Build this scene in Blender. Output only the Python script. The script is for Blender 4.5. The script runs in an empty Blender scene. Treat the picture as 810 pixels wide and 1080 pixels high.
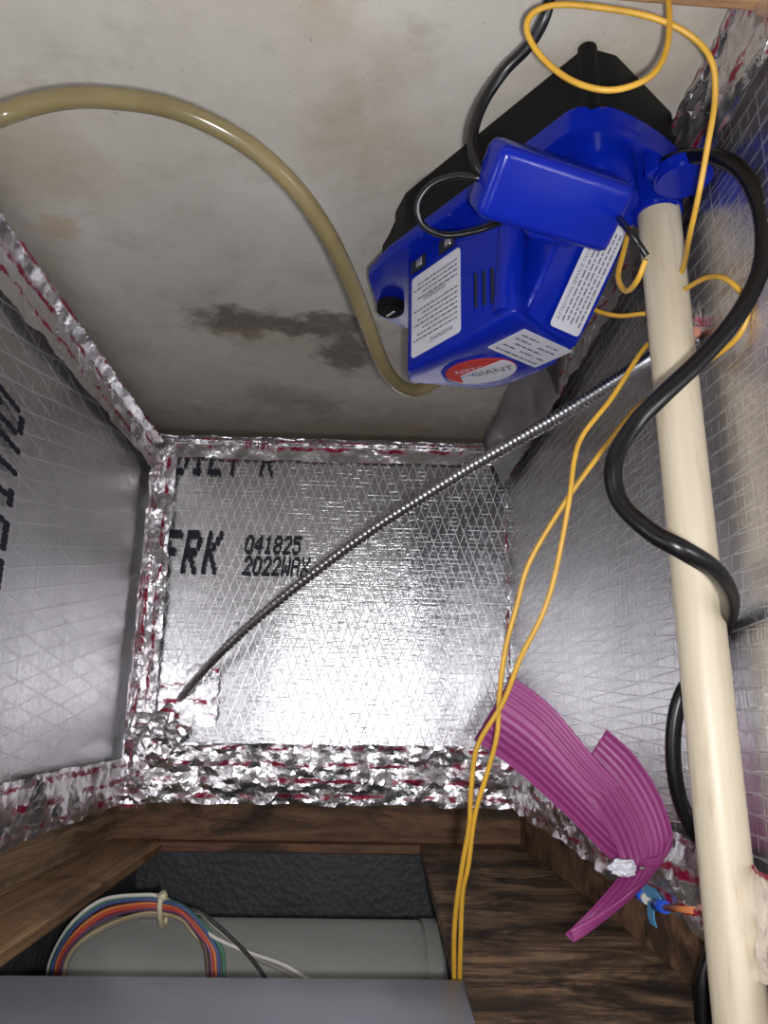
import bpy, bmesh, math, random
from mathutils import Vector, Matrix, noise
random.seed(7)

# ------------------------------------------------------------------ camera
# Return plenum under a furnace platform.  The phone was held upside down, so
# the concrete floor is at the top of the picture.  World: floor z = 0, far wall
# at y = 1.165, world +X is picture LEFT.
scene = bpy.context.scene
col = scene.collection
F = 811.0; CAM_H = 0.42
def _n(v): return v.normalized()
cd = _n(Vector((-29, -210, F)))                       # room depth axis in camera axes (right, up, forward)
cn = Vector((62, 3140, F)); cn = _n(cn - cn.dot(cd) * cd)
ch = -cn                                              # room height axis
cr = cd.cross(ch)
if cr.x < 0: cr = -cr                                 # picture-right axis
cam_d = bpy.data.cameras.new('camera'); cam = bpy.data.objects.new('camera', cam_d)
col.objects.link(cam); scene.camera = cam
cam_d.sensor_fit = 'VERTICAL'; cam_d.sensor_height = 36.0; cam_d.lens = F / 1080 * 36.0
cam_d.clip_start = 0.01
def room(r, d, h): return Vector((-r, d, h))          # picture-right, depth, height -> world
def cvec(c): return room(c.dot(cr), c.dot(cd), c.dot(ch))
R_, U_, B_ = cvec(Vector((1, 0, 0))), cvec(Vector((0, 1, 0))), cvec(Vector((0, 0, -1)))
cam.matrix_world = Matrix(((R_.x, U_.x, B_.x, 0), (R_.y, U_.y, B_.y, 0), (R_.z, U_.z, B_.z, CAM_H), (0, 0, 0, 1)))
CAMP = Vector((0, 0, CAM_H))
def ray(x, y): return cvec(Vector((x - 405, 540 - y, F)))
def at(x, y, d): v = ray(x, y); return CAMP + v * (d / v.y)             # at distance d down the plenum
def atx(x, y, ax): return CAMP + ray(x, y) * (ax / F)                   # at distance ax from the lens
def atz(x, y, z): v = ray(x, y); return CAMP + v * ((z - CAM_H) / v.z)  # on the level z
def atr(x, y, r): v = ray(x, y); return CAMP + v * (-r / v.x)           # on a side wall

# ------------------------------------------------------------------ world, flash, exposure
w = bpy.data.worlds.new('world'); scene.world = w; w.use_nodes = True
w.node_tree.nodes['Background'].inputs[0].default_value = (0.96, 0.97, 1.0, 1)
w.node_tree.nodes['Background'].inputs[1].default_value = 0.15
fl = bpy.data.lights.new('phone_flash', 'POINT'); fl.energy = 11.0; fl.shadow_soft_size = 0.007; fl.color = (0.98, 0.98, 1.0)
flo = bpy.data.objects.new('phone_flash', fl); col.objects.link(flo)
flo.location = CAMP + R_ * 0.016 - U_ * 0.012 + B_ * 0.004
scene.view_settings.view_transform = 'Standard'; scene.view_settings.look = 'None'
scene.view_settings.gamma = 1; scene.view_settings.use_curve_mapping = False
scene.view_settings.exposure = 0.0

# ------------------------------------------------------------------ materials
MATS = {}
class NB:
    def __init__(s, name):
        s.m = bpy.data.materials.new(name); s.m.use_nodes = True; s.t = s.m.node_tree
        s.b = s.t.nodes['Principled BSDF']; MATS[name] = s.m
    def n(s, typ, **kw):
        o = s.t.nodes.new(typ)
        for k, v in kw.items():
            if k in o.inputs: s.set(o.inputs[k], v)
            else: setattr(o, k, v)
        return o
    def set(s, sock, v):
        if isinstance(v, bpy.types.NodeSocket): s.t.links.new(v, sock)
        else: sock.default_value = v
    def math(s, op, a, b=0.0, c=0.0):
        o = s.n('ShaderNodeMath', operation=op)
        for i, v in enumerate((a, b, c)): s.set(o.inputs[i], v)
        return o.outputs[0]
    def co(s, kind='Object', scale=(1, 1, 1), rot=(0, 0, 0), loc=(0, 0, 0)):
        tc = s.n('ShaderNodeTexCoord'); mp = s.n('ShaderNodeMapping')
        s.set(mp.inputs[0], tc.outputs[kind]); mp.inputs[1].default_value = loc; mp.inputs[2].default_value = rot; mp.inputs[3].default_value = scale
        return mp.outputs[0]
    def noise(s, vec, scale=5, detail=3, rough=.5, dist=0):
        o = s.n('ShaderNodeTexNoise'); s.set(o.inputs['Vector'], vec)
        o.inputs['Scale'].default_value = scale; o.inputs['Detail'].default_value = detail
        o.inputs['Roughness'].default_value = rough; o.inputs['Distortion'].default_value = dist
        return o.outputs[0]
    def ramp(s, f, stops):
        o = s.n('ShaderNodeValToRGB'); s.set(o.inputs[0], f); e = o.color_ramp.elements
        while len(e) < len(stops): e.new(0.5)
        for i, (p, c) in enumerate(stops):
            e[i].position = p; e[i].color = (*c, 1) if len(c) == 3 else c
        return o.outputs[0]
    def step(s, f, lo, hi):
        o = s.n('ShaderNodeMapRange', interpolation_type='SMOOTHSTEP'); s.set(o.inputs[0], f)
        o.inputs[1].default_value = lo; o.inputs[2].default_value = hi
        return o.outputs[0]
    def mix(s, f, a, b):
        o = s.n('ShaderNodeMix', data_type='RGBA'); s.set(o.inputs[0], f)
        for sock, v in ((o.inputs[6], a), (o.inputs[7], b)): s.set(sock, v if isinstance(v, bpy.types.NodeSocket) else (*v, 1))
        return o.outputs[2]
    def bump(s, h, strength=.3, dist=.001, prev=None):
        o = s.n('ShaderNodeBump'); o.inputs['Strength'].default_value = strength; o.inputs['Distance'].default_value = dist
        s.set(o.inputs['Height'], h)
        if prev is not None: s.set(o.inputs['Normal'], prev)
        return o.outputs[0]
    def out(s, **kw):
        for k, v in kw.items():
            k = {'color': 'Base Color', 'rough': 'Roughness', 'metal': 'Metallic', 'normal': 'Normal', 'spec': 'Specular IOR Level', 'alpha': 'Alpha', 'trans': 'Transmission Weight', 'coat': 'Coat Weight', 'aniso': 'Anisotropic', 'sss': 'Subsurface Weight'}[k]
            if isinstance(v, tuple) and len(v) == 3: v = (*v, 1)
            s.set(s.b.inputs[k], v)
        return s.m
def srgb(r, g, b):
    f = lambda c: (c / 255 / 12.92) if c / 255 <= .04045 else ((c / 255 + .055) / 1.055) ** 2.4
    return (f(r), f(g), f(b))
def plain(name, c, rough=.5, metal=0.0, var=.12, bump=.0, scale=40, **kw):
    b = NB(name); v = b.co('Object'); f = b.noise(v, scale, 4, .6)
    dk = tuple(x * (1 - var) for x in c); lt = tuple(min(1, x * (1 + var)) for x in c)
    b.out(color=b.ramp(f, [(.3, dk), (.7, lt)]), rough=rough, metal=metal, **kw)
    if bump: b.out(normal=b.bump(f, bump, .0006))
    return b.m

def foil_mat(name, grid='diamond', rough=.30):
    b = NB(name); uv = b.n('ShaderNodeTexCoord').outputs['UV']
    sp = b.n('ShaderNodeSeparateXYZ'); b.set(sp.inputs[0], uv); u, v = sp.outputs[0], sp.outputs[1]
    # thread positions wander a little
    wob = b.math('MULTIPLY', b.math('SUBTRACT', b.noise(uv, 6, 1), .5), .006)
    u2 = b.math('ADD', u, wob); v2 = b.math('ADD', v, wob)
    def line(a, wd):
        fr = b.math('FRACT', a); return b.step(b.math('ABSOLUTE', b.math('SUBTRACT', fr, .5)), wd, 0.0)
    if grid == 'diamond':
        fu, fv, fh = 74, 27, 150
    elif grid == 'wide':
        fu, fv, fh = 44, 9, 60
    else:
        fu, fv, fh = 88, 6, 92
    d1 = line(b.math('ADD', b.math('MULTIPLY', u2, fu), b.math('MULTIPLY', v2, fv)), .075)
    d2 = line(b.math('SUBTRACT', b.math('MULTIPLY', u2, fu), b.math('MULTIPLY', v2, fv)), .075)
    hz = line(b.math('MULTIPLY', v2, fh), .11)
    brk = b.step(b.noise(uv, 60, 2), .42, .62)
    lines = b.math('MAXIMUM', b.math('MAXIMUM', d1, d2), b.math('MULTIPLY', hz, brk))
    mp = b.n('ShaderNodeMapping'); b.set(mp.inputs[0], uv); mp.inputs[3].default_value = (22, 420, 1)
    fine = b.noise(mp.outputs[0], 1.0, 4, .65)
    mp2 = b.n('ShaderNodeMapping'); b.set(mp2.inputs[0], uv); mp2.inputs[3].default_value = (5, 34, 1)
    mid = b.noise(mp2.outputs[0], 1.0, 3, .6, .6)
    crk = b.noise(uv, 22, 3, .55, 1.0)
    n1 = b.bump(mid, .22 if grid == 'diamond' else .34, .0022); n2 = b.bump(fine, .42 if grid == 'diamond' else .6, .0011, n1); n3 = b.bump(lines, .30 if grid == 'diamond' else .22, .0004, n2); n4 = b.bump(crk, .06, .002, n3)
    k_ = 1.0 if grid == 'diamond' else 1.16
    colr = b.ramp(b.noise(uv, 7, 3), [(.3, (.62 * k_, .61 * k_, .63 * k_)), (.7, (.74 * k_, .73 * k_, .75 * k_))])
    b.out(color=b.mix(b.math('MULTIPLY', lines, {'diamond': .45, 'wide': .25, 'square': .12}[grid]), colr, (.93, .92, .92)), metal=b.math('SUBTRACT', .97, b.math('MULTIPLY', lines, {'diamond': .45, 'wide': .2, 'square': .09}[grid])), rough=b.math('ADD', b.math('MULTIPLY', lines, .2), rough), normal=n4)
    return b.m
foil_mat('foil_diamond', 'diamond', .165); foil_mat('foil_square', 'square', .22); foil_mat('foil_wide', 'wide', .28)

def tape_mat(name, red=.5):
    b = NB(name); uv = b.n('ShaderNodeTexCoord').outputs['UV']
    sp = b.n('ShaderNodeSeparateXYZ'); b.set(sp.inputs[0], uv); u, v = sp.outputs[0], sp.outputs[1]
    mp = b.n('ShaderNodeMapping'); b.set(mp.inputs[0], uv); mp.inputs[3].default_value = (40, 110, 1)
    pr = b.noise(mp.outputs[0], 1, 3, .6, .5)
    rows = b.step(b.math('ABSOLUTE', b.math('SUBTRACT', b.math('FRACT', b.math('MULTIPLY', v, 46)), .5)), .22, .12)
    big = b.step(b.noise(uv, 18, 3, .6), .47 - .08 * red, .57 - .08 * red)
    mask = b.math('MULTIPLY', b.math('MULTIPLY', b.step(pr, .44, .53), rows), big)
    haze = b.math('MULTIPLY', b.step(b.noise(uv, 28, 3, .6), .52, .75), .5 * red)
    m2 = b.math('MAXIMUM', mask, haze)
    fac = b.bump(b.noise(uv, 90, 4, .6, 1.5), .35, .0022)
    b.out(color=b.mix(m2, (.80, .79, .81), srgb(146, 18, 58)), metal=b.math('SUBTRACT', .95, b.math('MULTIPLY', m2, .6)), rough=b.math('ADD', .22, b.math('MULTIPLY', m2, .2)), normal=fac)
    return b.m
plain('foil_flap_metal', srgb(120, 118, 118), .3, 1.0, var=.1, scale=12)
tape_mat('tape_foil', .7); tape_mat('tape_foil_dark', 1.0)

def wood_mat(name, dark, mid, light, scale=(3, 60, 60), stain=.5, sc=1.0):
    b = NB(name); v = b.co('Object', scale=scale); v2 = b.co('Object')
    g = b.noise(v, 1.0 * sc, 9, .74, 1.4); c = b.ramp(g, [(.34, dark), (.5, mid), (.68, light)])
    st = b.step(b.noise(b.co('Object', scale=(scale[0] ** .35, scale[1] ** .35, scale[2] ** .35)), 4.5, 5, .65, .8), .48, .62)
    b.out(color=b.mix(b.math('MULTIPLY', st, stain), c, tuple(x * .25 for x in dark)), rough=.75, normal=b.bump(g, .4, .0015))
    return b.m
wood_mat('wood_tan', srgb(98, 78, 58), srgb(154, 126, 96), srgb(194, 164, 128), (60, 2.5, 60), .55)
wood_mat('wood_dark', srgb(62, 44, 32), srgb(116, 86, 62), srgb(150, 112, 82), (5, 40, 40), .7)
wood_mat('wood_ply', srgb(40, 30, 24), srgb(118, 92, 68), srgb(190, 158, 122), (10, 38, 50), .75)
wood_mat('wood_ply_left', srgb(96, 72, 50), srgb(150, 116, 82), srgb(184, 146, 106), (60, 3, 60), .45)
wood_mat('wood_sill', srgb(96, 70, 48), srgb(150, 114, 80), srgb(176, 138, 100), (4, 50, 50), .2)

def concrete():
    b = NB('concrete'); v = b.co('Object')
    sp = b.n('ShaderNodeSeparateXYZ'); b.set(sp.inputs[0], v); X, Y = sp.outputs[0], sp.outputs[1]
    base = b.ramp(b.noise(v, 5, 6, .65), [(.3, srgb(176, 170, 160)), (.55, srgb(190, 185, 175)), (.75, srgb(200, 196, 190))])
    nz = b.noise(v, 26, 5, .65, .4); nz2 = b.noise(v, 120, 3, .7)
    wx = b.math('ADD', X, b.math('MULTIPLY', b.math('SUBTRACT', nz, .5), .09)); wy = b.math('ADD', Y, b.math('MULTIPLY', b.math('SUBTRACT', b.noise(v, 31, 4, .6), .5), .09))
    def blob(cx, cy, rx, ry, soft=.9):
        dx = b.math('DIVIDE', b.math('SUBTRACT', wx, cx), rx); dy = b.math('DIVIDE', b.math('SUBTRACT', wy, cy), ry)
        dd = b.math('SQRT', b.math('ADD', b.math('MULTIPLY', dx, dx), b.math('MULTIPLY', dy, dy)))
        return b.step(dd, 1.0 + soft * .3, 1.0 - soft * .6)
    spk = b.step(nz2, .25, .5)
    def sp_(px, py): p = atz(px, py, 0); return p.x, p.y
    blobs = [(252, 340, .058, .034), (300, 343, .055, .026), (350, 345, .05, .034), (365, 372, .034, .06), (295, 418, .05, .045), (335, 425, .04, .04)]
    m = None
    for i, (px, py, rx, ry) in enumerate(blobs):
        cx, cy = sp_(px, py); q = blob(cx, cy, rx, ry)
        if i > 3: q = b.math('MULTIPLY', q, .45)
        m = q if m is None else b.math('MAXIMUM', m, q)
    dirt = b.math('MULTIPLY', b.math('MULTIPLY', m, b.math('ADD', .62, b.math('MULTIPLY', spk, .38))), .78)
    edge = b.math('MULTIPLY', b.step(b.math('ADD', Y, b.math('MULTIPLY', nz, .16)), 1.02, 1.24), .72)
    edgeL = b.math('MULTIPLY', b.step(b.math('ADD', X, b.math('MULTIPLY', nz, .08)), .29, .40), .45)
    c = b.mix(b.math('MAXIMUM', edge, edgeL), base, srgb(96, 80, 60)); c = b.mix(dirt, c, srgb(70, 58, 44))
    mot = b.math('MULTIPLY', b.step(b.noise(v, 17, 6, .7, .3), .48, .72), .38); c = b.mix(mot, c, srgb(140, 132, 118)); tan = b.math('MULTIPLY', b.step(b.noise(v, 3.4, 5, .6, .3), .52, .70), .6); c = b.mix(tan, c, srgb(158, 138, 108))
    cx, cy = sp_(55, 238); c = b.mix(b.math('MULTIPLY', blob(cx, cy, .022, .014), .35), c, srgb(170, 136, 80))
    for px_, py_, rx_, ry_, k_ in ((45, 175, .06, .05, .4), (385, 150, .05, .05, .35), (640, 95, .08, .03, .3), (20, 120, .05, .03, .25), (700, 40, .05, .04, .3)):
        cx, cy = sp_(px_, py_); c = b.mix(b.math('MULTIPLY', blob(cx, cy, rx_, ry_, 1.6), k_), c, srgb(150, 124, 88))
    pits = b.math('MULTIPLY', b.step(b.noise(v, 210, 2, .5), .70, .76), .35); c = b.mix(pits, c, srgb(80, 74, 66))
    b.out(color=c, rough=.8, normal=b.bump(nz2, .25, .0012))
    return b.m
concrete()
plain('blue_plastic', srgb(8, 30, 142), .22, var=.06, spec=.3)
plain('black_plastic', srgb(12, 12, 13), .62, spec=.22, bump=.2, scale=200)
plain('black_rubber', srgb(7, 7, 9), .34, var=.2, spec=.4)
plain('thin_cord', srgb(10, 10, 12), .35)
plain('yellow_wire', srgb(190, 146, 48), .42, var=.15)
plain('label_white', srgb(188, 188, 196), .5, var=.03)
plain('label_ink', srgb(84, 86, 96), .6, var=.1)
plain('print_ink', srgb(24, 22, 40), .6, var=.3, scale=300)
plain('logo_red', srgb(170, 42, 34), .45, var=.05)
plain('steel', srgb(222, 222, 224), .26, 1.0, var=.2, scale=400)
plain('slot_dark', srgb(16, 18, 30), .7)
plain('copper', srgb(150, 96, 74), .6, .2)
plain('motor_grey', srgb(150, 154, 148), .5, .2, var=.08, scale=20)
plain('panel_grey', srgb(128, 134, 144), .34, .35, var=.1, scale=14)
plain('zip_tie', srgb(190, 180, 150), .5)
plain('tape_red_ink', srgb(150, 20, 62), .5)
plain('connector_blue', srgb(30, 80, 190), .4)
plain('tape_blue', srgb(90, 150, 190), .5)
for nm, c in dict(red=(176, 66, 50), orange=(190, 116, 66), green=(62, 112, 86), white=(196, 192, 184), blue=(66, 78, 124), brown=(96, 74, 62), violet=(96, 62, 92), grey=(130, 126, 116), black=(40, 38, 36), tan=(170, 152, 118)).items():
    plain('wire_' + nm, srgb(*c), .5)
b = NB('pvc'); v = b.co('Object'); vs = b.co('Object', scale=(60, 60, 3))
c = b.ramp(b.noise(vs, 1, 4, .6), [(.3, srgb(176, 164, 140)), (.7, srgb(200, 189, 168))])
st = b.math('MULTIPLY', b.step(b.noise(b.co('Object', scale=(90, 90, 18)), 1, 5, .65, .3), .52, .78), .6)
b.out(color=b.mix(st, c, srgb(150, 126, 96)), rough=.45, normal=b.bump(b.noise(vs, 2, 3), .15, .001))
b = NB('vinyl_tube'); v = b.co('Object')
b.out(color=b.ramp(b.noise(v, 14, 3), [(.3, srgb(118, 106, 74)), (.7, srgb(146, 132, 96))]), rough=.16, trans=.25, sss=.0)
b.b.inputs['IOR'].default_value = 1.45
b = NB('liner_black'); v = b.co('Object')
vo = b.n('ShaderNodeTexVoronoi'); b.set(vo.inputs['Vector'], v); vo.inputs['Scale'].default_value = 130
b.out(color=b.ramp(b.noise(v, 6, 3), [(.3, srgb(52, 53, 55)), (.7, srgb(72, 73, 76))]), rough=.6, normal=b.bump(vo.outputs[0], .5, .0025))
b = NB('pink_film'); t = b.t; uv = b.n('ShaderNodeTexCoord').outputs['UV']
sp = b.n('ShaderNodeSeparateXYZ'); b.set(sp.inputs[0], uv)
rib = b.noise(sp.outputs[1], 1, 1)
mp = b.n('ShaderNodeMapping'); b.set(mp.inputs[0], uv); mp.inputs[3].default_value = (1.5, 26, 1)
c = b.ramp(b.noise(mp.outputs[0], 1, 2), [(.35, srgb(140, 48, 112)), (.65, srgb(178, 84, 148))])
b.out(color=c, rough=.42)
tl = b.n('ShaderNodeBsdfTranslucent'); b.set(tl.inputs[0], c); tr = b.n('ShaderNodeBsdfTransparent'); tr.inputs[0].default_value = (.95, .6, .85, 1)
mx = b.n('ShaderNodeMixShader'); mx.inputs[0].default_value = .3; b.set(mx.inputs[1], b.b.outputs[0]); b.set(mx.inputs[2], tl.outputs[0])
mx2 = b.n('ShaderNodeMixShader'); mx2.inputs[0].default_value = .12; b.set(mx2.inputs[1], mx.outputs[0]); b.set(mx2.inputs[2], tr.outputs[0])
b.set(t.nodes['Material Output'].inputs[0], mx2.outputs[0])

# ------------------------------------------------------------------ mesh helpers
def link(name, me, mat, parent=None):
    o = bpy.data.objects.new(name, me); col.objects.link(o)
    if mat: me.materials.append(MATS[mat])
    if parent: o.parent = parent
    return o
def tag(o, label=None, cat=None, group=None, kind=None):
    if label: o['label'] = label
    if cat: o['category'] = cat
    if group: o['group'] = group
    if kind: o['kind'] = kind
    return o
def empty(name, loc=(0, 0, 0), rz=0):
    o = bpy.data.objects.new(name, None); o.empty_display_size = .02; col.objects.link(o); o.location = loc; o.rotation_euler = (0, 0, rz); return o
def child(o, parent):                                  # keep world placement
    bpy.context.view_layer.update(); o.parent = parent; o.matrix_parent_inverse = parent.matrix_world.inverted(); return o
def bm_obj(name, bm, mat, parent=None, smooth=None):
    bmesh.ops.recalc_face_normals(bm, faces=bm.faces)
    me = bpy.data.meshes.new(name); bm.to_mesh(me); bm.free()
    if smooth is not None:
        for p in me.polygons: p.use_smooth = True
        me.set_sharp_from_angle(angle=math.radians(smooth))
    return link(name, me, mat, parent)
def box_bm(x0, x1, y0, y1, z0, z1, bev=0.0, seg=2, bm=None):
    bm = bm or bmesh.new()
    g = bmesh.ops.create_cube(bm, size=1)
    for vv in g['verts']: vv.co = Vector((x0 + (vv.co.x + .5) * (x1 - x0), y0 + (vv.co.y + .5) * (y1 - y0), z0 + (vv.co.z + .5) * (z1 - z0)))
    if bev: bmesh.ops.bevel(bm, geom=list({e for vv in g['verts'] for e in vv.link_edges}), offset=bev, segments=seg, affect='EDGES', profile=.5)
    return bm
def rbox(name, mat, r0, r1, d0, d1, h0, h1, parent=None, bev=0.0):
    return bm_obj(name, box_bm(-r1, -r0, d0, d1, h0, h1, bev), mat, parent)
def prism_bm(pts, z0, z1, bev=0.0, seg=2, top_scale=None):
    bm = bmesh.new(); lo = [bm.verts.new((x, y, z0)) for x, y in pts]
    c = Vector((sum(p[0] for p in pts) / len(pts), sum(p[1] for p in pts) / len(pts)))
    s = top_scale or 1.0
    hi = [bm.verts.new((c.x + (x - c.x) * s, c.y + (y - c.y) * s, z1)) for x, y in pts]
    n = len(pts); bm.faces.new(lo); tf = bm.faces.new(hi)
    for i in range(n): bm.faces.new((lo[i], lo[(i + 1) % n], hi[(i + 1) % n], hi[i]))
    if bev: bmesh.ops.bevel(bm, geom=list(bm.edges), offset=bev, segments=seg, affect='EDGES', profile=.5)
    return bm
def cyl_bm(c, axis, r, l, n=24, bev=0.0, bm=None):
    bm = bm or bmesh.new()
    q = Vector((0, 0, 1)).rotation_difference(Vector(axis)).to_matrix().to_4x4(); q.translation = Vector(c)
    g = bmesh.ops.create_cone(bm, cap_ends=True, segments=n, radius1=r, radius2=r, depth=l, matrix=q)
    if bev: bmesh.ops.bevel(bm, geom=[e for e in {e for vv in g['verts'] for e in vv.link_edges} if any(len(f.verts) > 4 for f in e.link_faces)], offset=bev, segments=2, affect='EDGES')
    return bm
def spline(pts, per=10):
    P = [Vector(p) for p in pts]; P = [2 * P[0] - P[1]] + P + [2 * P[-1] - P[-2]]; out = []
    for i in range(1, len(P) - 2):
        for k in range(per):
            t = k / per; a, b_, c, d = P[i - 1], P[i], P[i + 1], P[i + 2]
            out.append(.5 * ((2 * b_) + (c - a) * t + (2 * a - 5 * b_ + 4 * c - d) * t * t + (3 * b_ - a - 3 * c + d) * t ** 3))
    out.append(P[-2]); return out
def tube_me(name, pts, rad, n=12, uvlen=True):
    rf = rad if callable(rad) else (lambda i: rad)
    vs, fs = [], []; T = []
    for i in range(len(pts)): T.append((pts[min(i + 1, len(pts) - 1)] - pts[max(i - 1, 0)]).normalized())
    u = T[0].orthogonal().normalized()
    for i, p in enumerate(pts):
        u = (u - T[i] * u.dot(T[i])).normalized(); q = T[i].cross(u); r = rf(i)
        for k in range(n): a = 2 * math.pi * k / n; vs.append(p + (u * math.cos(a) + q * math.sin(a)) * r)
    for i in range(len(pts) - 1):
        for k in range(n): fs.append((i * n + k, i * n + (k + 1) % n, (i + 1) * n + (k + 1) % n, (i + 1) * n + k))
    fs.append(tuple(range(n))[::-1]); fs.append(tuple((len(pts) - 1) * n + k for k in range(n)))
    me = bpy.data.meshes.new(name); me.from_pydata(vs, [], fs)
    for p in me.polygons: p.use_smooth = len(p.vertices) == 4
    return me
def tube(name, pts, rad, mat, parent=None, n=12): return link(name, tube_me(name, pts, rad, n), mat, parent)
def grid_me(name, fn, nu, nv, lu, lv, smooth=True, tri=False):
    vs = [fn(i / nu, j / nv) for i in range(nu + 1) for j in range(nv + 1)]; fs = []
    for i in range(nu):
        for j in range(nv):
            a, b_, c, d = i * (nv + 1) + j, (i + 1) * (nv + 1) + j, (i + 1) * (nv + 1) + j + 1, i * (nv + 1) + j + 1
            if tri: fs += [(a, b_, c), (a, c, d)] if (i * 7 + j * 3) % 2 else [(a, b_, d), (b_, c, d)]
            else: fs.append((a, b_, c, d))
    me = bpy.data.meshes.new(name); me.from_pydata(vs, [], fs); ul = me.uv_layers.new(name='uv')
    for l in me.loops: k = l.vertex_index; ul.data[l.index].uv = (k // (nv + 1) / nu * lu, k % (nv + 1) / nv * lv)
    for p in me.polygons: p.use_smooth = smooth
    return me

# ------------------------------------------------------------------ structure: floor, foil duct-board walls, wood
LW, RW, FW, TOP = -.333, .234, 1.165, .54
floor = rbox('floor', 'concrete', -.9, .6, -.1, 1.5, -.04, 0); tag(floor, 'stained grey concrete slab the blue pump stands on', 'floor', kind='structure')
def board(name, p0, du, dv, lu, lv, mat, nrm, seed, amp, label, flip=False, und=.9):
    """foil-faced duct board: a gently uneven front sheet on a 25 mm core"""
    nu, nv = int(lu / .02), int(lv / .02)
    def fn(u, v):
        p = p0 + du * (u * lu) + dv * (v * lv); q = p * 3.2 + Vector((seed, 0, 0))
        e = 1.0
        return p + nrm * (noise.noise(q) * amp + noise.noise(q * 3) * amp * .35 + noise.noise(Vector((seed, (p.x + p.y) * 13, p.z * 1.5))) * amp * und) * e
    me = grid_me(name, fn, nu, nv, lu, lv)
    if flip:
        for d in me.uv_layers[0].data: d.uv = (d.uv[1], d.uv[0])
    bm = bmesh.new(); bm.from_mesh(me); bpy.data.meshes.remove(me)
    be = [e for e in bm.edges if e.is_boundary]
    g = bmesh.ops.extrude_edge_only(bm, edges=be); nvs = [x for x in g['geom'] if isinstance(x, bmesh.types.BMVert)]
    for x in nvs: x.co -= nrm * .025
    for f in bm.faces: f.smooth = True
    bmesh.ops.holes_fill(bm, edges=[e for e in bm.edges if e.is_boundary])
    o = bm_obj(name, bm, mat, None, 40); tag(o, label, 'wall', kind='structure'); return o
wf = board('wall_far', room(LW, FW, 0), room(1, 0, 0), Vector((0, 0, 1)), RW - LW, TOP, 'foil_diamond', Vector((0, -1, 0)), 1, .0016, 'silver foil duct board at the back printed FRK', und=2.2)
wl = board('wall_left', room(LW, .12, 0), room(0, 1, 0), Vector((0, 0, 1)), FW - .12 + .02, TOP, 'foil_wide', room(1, 0, 0), 5, .0018, 'silver foil duct board wall on the picture left', True)
RN = .220
def rw(d): return RN + (RW - RN) * (d - .12) / (FW - .12)      # the right board stands a little out of square
rdir = (room(RW, FW, 0) - room(RN, .12, 0)).normalized()
wr = board('wall_right', room(RN, .12, 0), rdir, Vector((0, 0, 1)), FW - .12 + .02, TOP, 'foil_square', room(-1, 0, 0), 9, .0018, 'silver foil duct board wall behind the white pipe', True)

j = rbox('trim_1', 'wood_dark', -.42, .30, FW + .004, FW + .044, .50, .600, bev=.002); tag(j, 'dark stained wooden joist above the back foil wall', 'joist', kind='structure')
j = rbox('trim_2', 'wood_tan', LW - .045, LW - .004, .10, FW + .003, .50, .600, bev=.002); tag(j, 'tan wooden joist along the left foil wall', 'joist', kind='structure')
j = rbox('trim_3', 'wood_dark', RW + .004, RW + .045, .10, FW + .003, .50, .600, bev=.002); tag(j, 'brown wooden joist along the right foil wall', 'joist', kind='structure')
# plywood deck with the return opening cut in it
ceil = empty('ceiling', (0, .8, .600)); tag(ceil, 'stained plywood deck with the return opening cut through', 'ceiling', kind='structure')
def ply(name, pts, mat):
    o = bm_obj(name, prism_bm([(-r, d) for r, d in pts], .600, .612, .001, 1), mat); return child(o, ceil)
ply('plywood_panel', [(-.45, .10), (-.262, .10), (-.262, 1.150), (-.45, 1.25)], 'wood_ply_left')
ply('plywood_panel', [(-.45, 1.25), (-.262, 1.150), (.094, 1.155), (.32, 1.25)], 'wood_dark')
ply('plywood_panel', [(.094, 1.155), (.32, 1.25), (.32, .10), (.07, .10), (.074, .56)], 'wood_ply')
sill = rbox('trim_4', 'wood_sill', .06, .33, .22, .333, 0, .036, bev=.002); tag(sill, 'pale wooden sill plate lying on the concrete at the near edge', 'sill', kind='structure')
sill.rotation_euler = (0, 0, math.radians(-2.0))

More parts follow.
